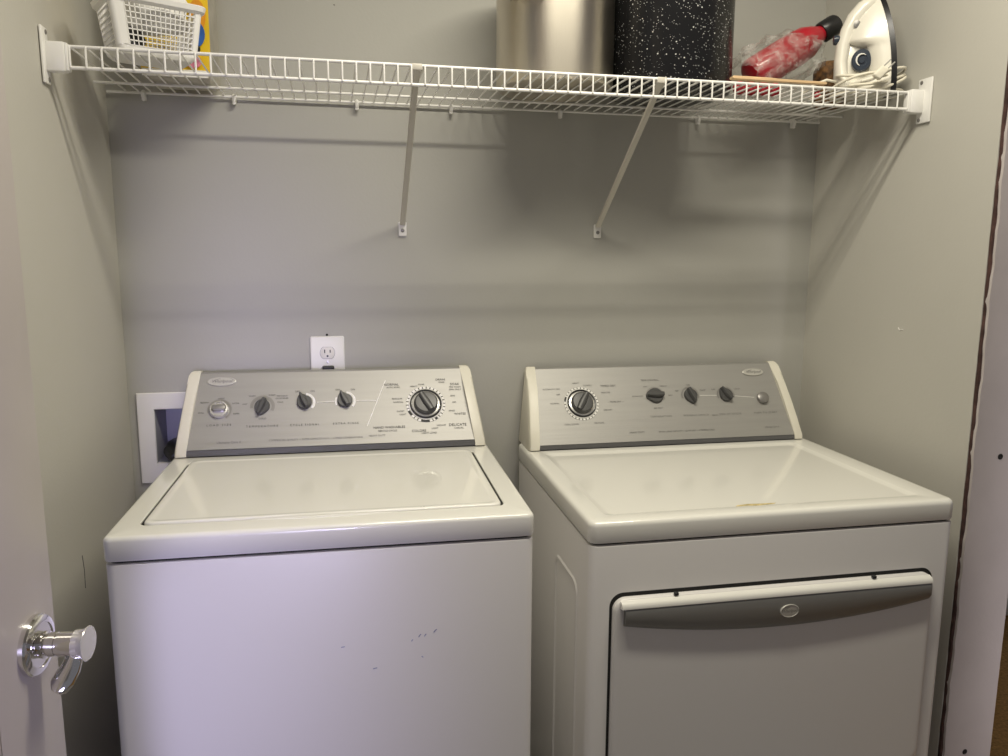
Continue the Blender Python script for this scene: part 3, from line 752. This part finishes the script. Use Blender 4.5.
# ------------------------------------------------------------------ yellow bag
t = root('yellow_bag', 'tall yellow printed bag with silvery side standing behind the white basket', 'bag', (.172, -.090, Z0))
bm = NB()
rings = []
for z, a, b in ((0, .062, .058), (.006, .066, .063), (.08, .067, .064), (.2, .066, .06), (.30, .062, .04), (.33, .06, .012), (.345, .06, .003)):
    rings.append([(x, y, z) for x, y in [(-a, -b), (0, -b-.003), (a, -b), (a-.006*(b > .02), 0), (a, b), (0, b), (-a, b), (-a+.006, 0)]])
loft(bm, rings)
bg = link('pouch', bm, [M['yellow'], M['foil']], t, 50)
for p in bg.data.polygons:
    if abs(p.normal.x) > .6 or p.normal.z < -.5: p.material_index = 1
def patch(name, pts, m, y=-.0675):
    bm = NB(); loft(bm, [[(x, y, z) for x, z in pts], [(x, y-.0010, z) for x, z in pts]]); link(name, bm, m, t)
circ = lambda cx, cz, r, e=1: [(cx+r*math.cos(2*PI*k/24), cz+r*e*math.sin(2*PI*k/24)) for k in range(24)]
patch('orange_patch', circ(.046, .120, .016, 1.9), M['orange'], -.0680)
patch('blue_patch', circ(.036, .085, .023, 1.2), M['blue'], -.0685)
patch('dark_patch', circ(.036, .0560, .013, .8), M['black'], -.0690)
patch('pink_patch', circ(.034, .032, .016, .8), M['pink'], -.0695)
bm = NB(); rplate(bm, -.064, .061, .0015, .0155, .0655, .0685, .0005, .0003, 2, lambda x, y, z: (x, -z, y)); pt = link('base_label', bm, M['plastic_white'], t)
bm = NB(); add_text(bm, 'OZ', .008, lambda x, y, z: (x, -.0690, y), (.036, .007)); link('label_lettering', bm, M['ink'], pt)

# ------------------------------------------------------------------ pots
t = root('stock_pot', 'tall stainless steel stock pot on the middle of the shelf', 'pot', (.9465, -.2, Z0))
bm = NB()
R_ = .1255
lathe(bm, [(R_-.006, 0), (R_-.002, .002), (R_, .007), (R_, .262), (R_+.003, .264), (R_+.003, .268), (R_-.001, .268), (R_-.0015, .01), (.001, .006)], 72)
link('pot_body', bm, M['steel'], t, 40)
for sgn in (-1,):
    bm = NB()
    A = math.radians(228)
    ax, ay = math.cos(A), math.sin(A); tx, ty = -ay, ax
    pts = []
    for i in range(13):
        q = PI*i/12; w = .036*math.cos(q); o_ = .030*math.sin(q)
        pts.append(((R_+o_)*ax+w*tx, (R_+o_)*ay+w*ty, .166-.012*math.sin(q)))
    tube(bm, pts, .0045, 8)
    for s_ in (-1, 1):
        c = V(((R_+.0015)*ax+s_*.036*tx, (R_+.0015)*ay+s_*.036*ty, .166))
        tube(bm, [c-V((ax, ay, 0))*.002, c+V((ax, ay, 0))*.0025], .010, 12)
    link('loop_handle', bm, M['steel'], t)
bm = NB()
pts = []
A = math.radians(48); ax, ay = math.cos(A), math.sin(A); tx, ty = -ay, ax
for i in range(13):
    q = PI*i/12; w = .036*math.cos(q); o_ = .022*math.sin(q)
    pts.append(((R_+o_)*ax+w*tx, (R_+o_)*ay+w*ty, .166))
tube(bm, pts, .0045, 8); link('loop_handle', bm, M['steel'], t)

t = root('canning_pot', 'black white-speckled enamel canning pot beside the steel stock pot', 'pot', (1.2105, -.2, Z0))
R_ = .1345
bm = NB(); lathe(bm, [(R_-.012, 0), (R_-.004, .003), (R_, .012), (R_, .25), (R_+.004, .254), (R_+.003, .259), (R_-.001, .258), (R_-.002, .012), (.001, .006)], 72)
link('pot_body', bm, M['speckle'], t, 40)
bm = NB(); lathe(bm, [(R_+.002, .2585), (R_+.002, .263), (R_-.01, .268), (.06, .286), (.001, .29)], 64); link('pot_lid', bm, M['speckle'], t)
for A in (PI*.5, PI*1.93):
    bm = NB(); ax, ay = math.cos(A), math.sin(A); tx, ty = -ay, ax
    tube(bm, [((R_+.028*math.sin(PI*i/12))*ax+.04*math.cos(PI*i/12)*tx, (R_+.028*math.sin(PI*i/12))*ay+.04*math.cos(PI*i/12)*ty, .235) for i in range(13)], .0045, 8)
    link('loop_handle', bm, M['soot'], t)

# ------------------------------------------------------------------ red bottle in clear bag, stick, wicker jar, pompoms
YB = -.195
a = V((1.414, YB, Z0+.056)); b = V((1.628, YB, Z0+.186))     # bottle axis: base centre -> cap end
d = (b-a).normalized(); s_, u_ = frame(d)
Tb = lambda x, y, z: tuple(a+d*z+s_*x+u_*y)
t = root('red_bottle', 'red bottle with black cap lying tilted inside a clear plastic bag', 'bottle', tuple(a)); off = V(a)
Tl = lambda x, y, z: tuple(V(Tb(x, y, z))-off)
Ltot = (b-a).length
bm = NB(); lathe(bm, [(.030, -.004), (.037, .0), (.039, .006), (.039, Ltot*.50), (.036, Ltot*.62), (.026, Ltot*.72), (.0175, Ltot*.78), (.017, Ltot*.84)], 32, Tl); link('bottle_body', bm, M['red'], t, 50)
bm = NB()
n = 40; rings = []
for r0, z in ((.022, Ltot*.79), (.0238, Ltot*.80), (.0238, Ltot*.945), (.021, Ltot*.968), (.001, Ltot*.968)):
    rings.append([Tl(r0*(1-.04*(k % 2))*math.cos(2*PI*k/n), r0*(1-.04*(k % 2))*math.sin(2*PI*k/n), z) for k in range(n)])
loft(bm, rings); link('bottle_cap', bm, M['black'], t)
# crinkled clear bag around the bottle body
bm = NB()
rings = []
rnd = random.Random(11)
nz, na = 26, 44
for i in range(nz+1):
    f = i/nz; z = -.022+f*(Ltot*.66+.022)
    base = .062*math.sin(PI*min(1, .2+f*.70))**.6+.004
    ring = []
    for k in range(na):
        an = 2*PI*k/na
        r = base*(1+.12*math.sin(5*an+7*f)+.07*math.sin(11*an-13*f+1)+.05*math.sin(17*an+23*f))
        p = V(Tb(r*1.06*math.cos(an), r*math.sin(an), z+.006*math.sin(6*an+9*f)))+V((.012*f, 0, -.014*f))
        if p.z < Z0+.001: p.z = Z0+.001
        if p.x < 1.352: p.x = 1.352+.05*(p.x-1.352)
        ring.append(tuple(p))
    rings.append(ring)
loft(bm, rings, caps=False)
o = link('plastic_bag', bm, M['film'], angle=180); tag(o, 'clear crinkled plastic bag wrapped around the red bottle', 'bag')
# pale wooden stick lying along the front rail
bm = NB()
rings = []
for x, hw, ht in ((1.2735, .0072, .0022), (1.276, .0085, .0034), (1.36, .0085, .0036), (1.376, .0060, .0030), (1.40, .0052, .0028), (1.486, .0058, .0028), (1.4895, .004, .0018)):
    sag = .0068-.0010*(x-1.2735)/.216
    rings.append([(x, -.3620+hw*cx, Z0+sag+ht*cz*1.05) for cx, cz in ((-1, -.6), (-.7, -1), (.7, -1), (1, -.6), (1, .6), (.7, 1), (-.7, 1), (-1, .6))])
loft(bm, rings); o = link('wooden_spatula', bm, M['wood'], angle=50); tag(o, 'pale flat wooden spatula lying along the front of the shelf below the red bottle', 'spatula')
o.location = (0, -.006, .0030)
# brown woven jar behind the iron
bm = NB(); lathe(bm, [(.026, 0), (.033, .004), (.037, .02), (.038, .08), (.032, .100), (.028, .103), (.026, .098), (.001, .012)], 28)
o = link('woven_jar', bm, M['wicker'], angle=50); o.location = (1.634, -.165, Z0); tag(o, 'small dark brown woven jar between the red bottle and the iron', 'jar')
# red pompoms lying on the deck behind the front lip
pl_ = ['red pompom under the spatula, leftmost of four in a row on the shelf', 'red pompom under the spatula, second from the left of four', 'red pompom under the spatula, third from the left of four', 'red pompom under the spatula, rightmost of four in a row']
for i, x in enumerate((1.346, 1.374, 1.402, 1.430)):
    bm = NB(); bmesh.ops.create_icosphere(bm, subdivisions=4, radius=.0142)
    rnd = random.Random(i)
    for v in bm.verts: v.co *= 1+rnd.uniform(-.09, .05)
    o = link('pompom', bm, M['redfuzz'], angle=180); o.location = (x, -.268+.002*math.sin(i*2), Z0+.0136); tag(o, pl_[i], 'pompom', 'red pompoms on the shelf')
bm = NB(); bmesh.ops.create_icosphere(bm, subdivisions=3, radius=.0085)
o = link('red_bead', bm, M['red'], angle=180); o.location = (1.540, -.262, Z0+.0090); tag(o, 'small glossy red bead on the shelf left of the iron', 'bead')

# ------------------------------------------------------------------ clothes iron standing on its heel
ir = root('clothes_iron', 'white clothes iron standing on its heel at the right end of the shelf', 'iron', (1.628, -.298, Z0), math.radians(-27))
# local: +x = soleplate side, z = towards the tip
HI = .222
def half(z):         # half width of the soleplate at height z
    f = max(0, min(1, z/HI)); return .052*(1-f**2.3)**.75+.0012
bm = NB(); rings = []
nz = 20
sx = lambda z: .058-.036*(z/HI)**2.2   # sole plane leans / curves towards the tip as in the photograph
for i in range(nz+1):
    z = .004+(HI-.004)*i/nz; h_ = half(z)
    rings.append([(sx(z)-.0105, -h_, z), (sx(z), -h_*1.02, z), (sx(z)+.001, 0, z), (sx(z), h_*1.02, z), (sx(z)-.0105, h_, z), (sx(z)-.0115, 0, z)])
loft(bm, rings); link('soleplate', bm, M['soot'], ir, 40)
hp_ = [(.012, .012), (-.016, .007), (-.036, .018), (-.047, .045), (-.049, .078), (-.046, .110), (-.038, .140), (-.026, .166), (-.010, .186), (.006, .196), (.018, .188)]
def hxa(z):
    for (xa, za), (xb, zb) in zip(hp_[2:], hp_[3:10]):
        if za <= z <= zb: return xa+(xb-xa)*(z-za)/(zb-za)
    return hp_[2][0] if z < hp_[2][1] else hp_[9][0]+(z-hp_[9][1])*.6
nz = 40
bm = NB(); rings = []
for i in range(nz+1):
    f = i/nz; z = .002+(HI-.010)*f; h_ = half(z)*.96
    xs = sx(z)-.0108
    hx = hxa(z)
    k_ = max(0, min(1, (z-.100)/.016)); k_ = k_*k_*(3-2*k_); k2_ = max(0, min(1, (.040-z)/.012))
    depth = max(.048-.006*math.sin(PI*min(1, f/.5)), 0)*(1-max(k_, k2_))+(xs-hx)*max(k_, k2_)
    depth = max(min(depth, xs-hx if z > .02 else .09), .010)
    ring = []
    for k in range(13):
        a_ = PI*k/12; ring.append((xs-depth*math.sin(a_)**.8, -h_*math.copysign(abs(math.cos(a_))**1.15, math.cos(a_)), z))
    rings.append(ring)
loft(bm, rings); link('iron_body', bm, M['ironwhite'], ir, 60)
# heel and handle in one arching grip
bm = NB()
rings = []
for i, (x, z) in enumerate(hp_):
    a_ = V((*hp_[max(i-1, 0)], 0)); b_ = V((*hp_[min(i+1, len(hp_)-1)], 0)); d_ = (b_-a_).normalized()
    nx, nz_ = -d_.y, d_.x
    w = [.030, .036, .032, .024, .020, .018, .018, .020, .022, .020, .014][i]; th = [.010, .014, .016, .0155, .0145, .0155, .017, .018, .018, .018, .016][i]
    rings.append([(x+nx*th*math.cos(2*PI*k/20), w*math.sin(2*PI*k/20), max(z+nz_*th*math.cos(2*PI*k/20), .0005)) for k in range(20)])
loft(bm, rings); link('iron_handle', bm, M['ironwhite'], ir, 70)
# bridging web behind the dial and steam dial
bm = NB(); lathe(bm, [(.0195, 0), (.0205, .004), (.0205, .014), (.018, .0165), (.011, .017), (.0105, .0155), (.007, .0155), (.006, .018), (.001, .018)], 36, lambda x, y, z: (-.010+x, -.0105-z, .074+y*1.15))
dl = link('steam_dial', bm, M['bluegrey'], ir)
bm = NB()
pts = [(-.010+.0115*math.cos(q), -.0287, .074+.0125*math.sin(q)) for q in [math.radians(50+i*25) for i in range(9)]]
tube(bm, pts, [.0005+.0016*math.sin(PI*i/8) for i in range(9)], 6); link('dial_mark', bm, M['inkwhite'], dl)
bm = NB(); bbox(bm, -.040, .018, -.010, .010, .020, .112, .006); link('dial_housing', bm, M['ironwhite'], ir, 60)
bm = NB(); lathe(bm, [(.0095, 0), (.0105, .006), (.0095, .012), (.001, .014)], 20, lambda x, y, z: (-.055-z, x*1.1, .124+y)); link('spray_button', bm, M['bluegrey'], ir)
bm = NB(); lathe(bm, [(.0065, 0), (.007, .003), (.001, .004)], 16, lambda x, y, z: (-.024+.0*z+x, -.0185-z, .150+y*1.2)); link('steam_button', bm, M['knobrim'], ir)
bm = NB(); lathe(bm, [(.006, 0), (.0055, .012), (.004, .018), (.001, .019)], 14, lambda x, y, z: (-.010-z*.35+x, y, .205+z)); link('water_cap', bm, M['ironwhite'], ir)
# cord wound round the base
bm = NB()
rnd = random.Random(4)
pts = []
turns = 4.6; N = 150
for i in range(N+1):
    f = i/N; q = -2.4+f*turns*2*PI
    rx = .069+.009*math.sin(1.3*q+1)+.004*math.sin(.37*q); ry = .059+.005*math.sin(.9*q)
    z = max(.0035, .020+.022*math.sin(2.1*f*PI)+.017*math.cos(q+.4+1.1*math.sin(.7*q))*(.5+.6*f)+.006*math.sin(2*q+f*9))
    pts.append((.006+rx*math.cos(q), ry*math.sin(q)-.002, z))
tube(bm, pts, .0030, 8)
tail = [(-.060, -.03, .030), (-.080, -.035, .034), (-.105, -.028, .026), (-.128, -.018, .010), (-.130, -.006, .0035), (-.108, -.004, .0035), (-.082, -.015, .0035)]
tube(bm, tail, .0030, 8)
cd = link('power_cord', bm, M['cord'], ir, 180)
bm = NB(); rplate(bm, -.009, .009, -.013, .013, 0, .016, .004, .004, 4, lambda x, y, z: (.020+x*.9+y*.7, -.0745-z, .034+y*.75-x*.6))
pg = link('plug', bm, M['cord'], cd)
bm = NB()
for q in (-.0045, .0045):
    bm = NB(); tube(bm, [(.030+q*.9, -.0825, .045-q*.6), (.042+q*.9, -.083, .057-q*.6)], .0014, 5); link('prong', bm, M['silver'], pg)
bm = NB(); tube(bm, [(.02, -.079, .034), (.005, -.079, .024), (-.015, -.077, .020)], [.0055, .0045, .003], 8); link('strain_relief', bm, M['cord'], pg)

# ------------------------------------------------------------------ camera
cd_ = bpy.data.cameras.new('camera'); cam = bpy.data.objects.new('camera', cd_); col.objects.link(cam)
yaw, pit, rol = .2122, .1582, .0047
fw = V((math.sin(yaw)*math.cos(pit), math.cos(yaw)*math.cos(pit), -math.sin(pit)))
rt = V((math.cos(yaw), -math.sin(yaw), 0)); up = rt.cross(fw)
rt2 = rt*math.cos(rol)+up*math.sin(rol); up2 = up*math.cos(rol)-rt*math.sin(rol)
cam.matrix_world = Matrix(((rt2.x, up2.x, -fw.x, .473), (rt2.y, up2.y, -fw.y, -1.8963), (rt2.z, up2.z, -fw.z, 1.3542), (0, 0, 0, 1)))
cd_.sensor_fit = 'HORIZONTAL'; cd_.sensor_width = 36; cd_.lens = 778.03*36/1008; cd_.clip_start = .02
bpy.context.scene.camera = cam

# ------------------------------------------------------------------ light
def area(name, loc, target, size, power, rgb, spread=PI, shape='SQUARE', sy=None):
    l = bpy.data.lights.new(name, 'AREA'); l.energy = power; l.color = rgb; l.size = size; l.shape = shape; l.spread = spread
    if sy: l.size_y = sy
    o = bpy.data.objects.new(name, l); col.objects.link(o); o.location = loc
    dv = V(target)-V(loc); o.rotation_euler = dv.to_track_quat('-Z', 'Y').to_euler(); return o
area('ceiling_light', (.97, -.97, 2.42), (.97, -.97, 0), .95, 23.5, (1, .935, .775), shape='RECTANGLE', sy=.11)
area('window_light', (-.04, -3.3, .95), (-.04, -.6, .85), 1.0, 2.55, (.68, .62, 1.0), spread=math.radians(22), shape='RECTANGLE', sy=1.3)
area('wall_end_fill', (2.2, -3.0, 1.15), (2.2, 0, .95), .5, 2.9, (1, .93, .98), spread=math.radians(18), shape='RECTANGLE', sy=1.6)  # added fill that brightens the right wall end, no actual source there
w = bpy.data.worlds.new('world'); w.use_nodes = True; bpy.context.scene.world = w
bgn = w.node_tree.nodes['Background']; bgn.inputs[0].default_value = (.95, .93, 1, 1); bgn.inputs[1].default_value = .15
sc = bpy.context.scene
sc.view_settings.view_transform = 'Standard'; sc.view_settings.look = 'None'; sc.view_settings.exposure = 0
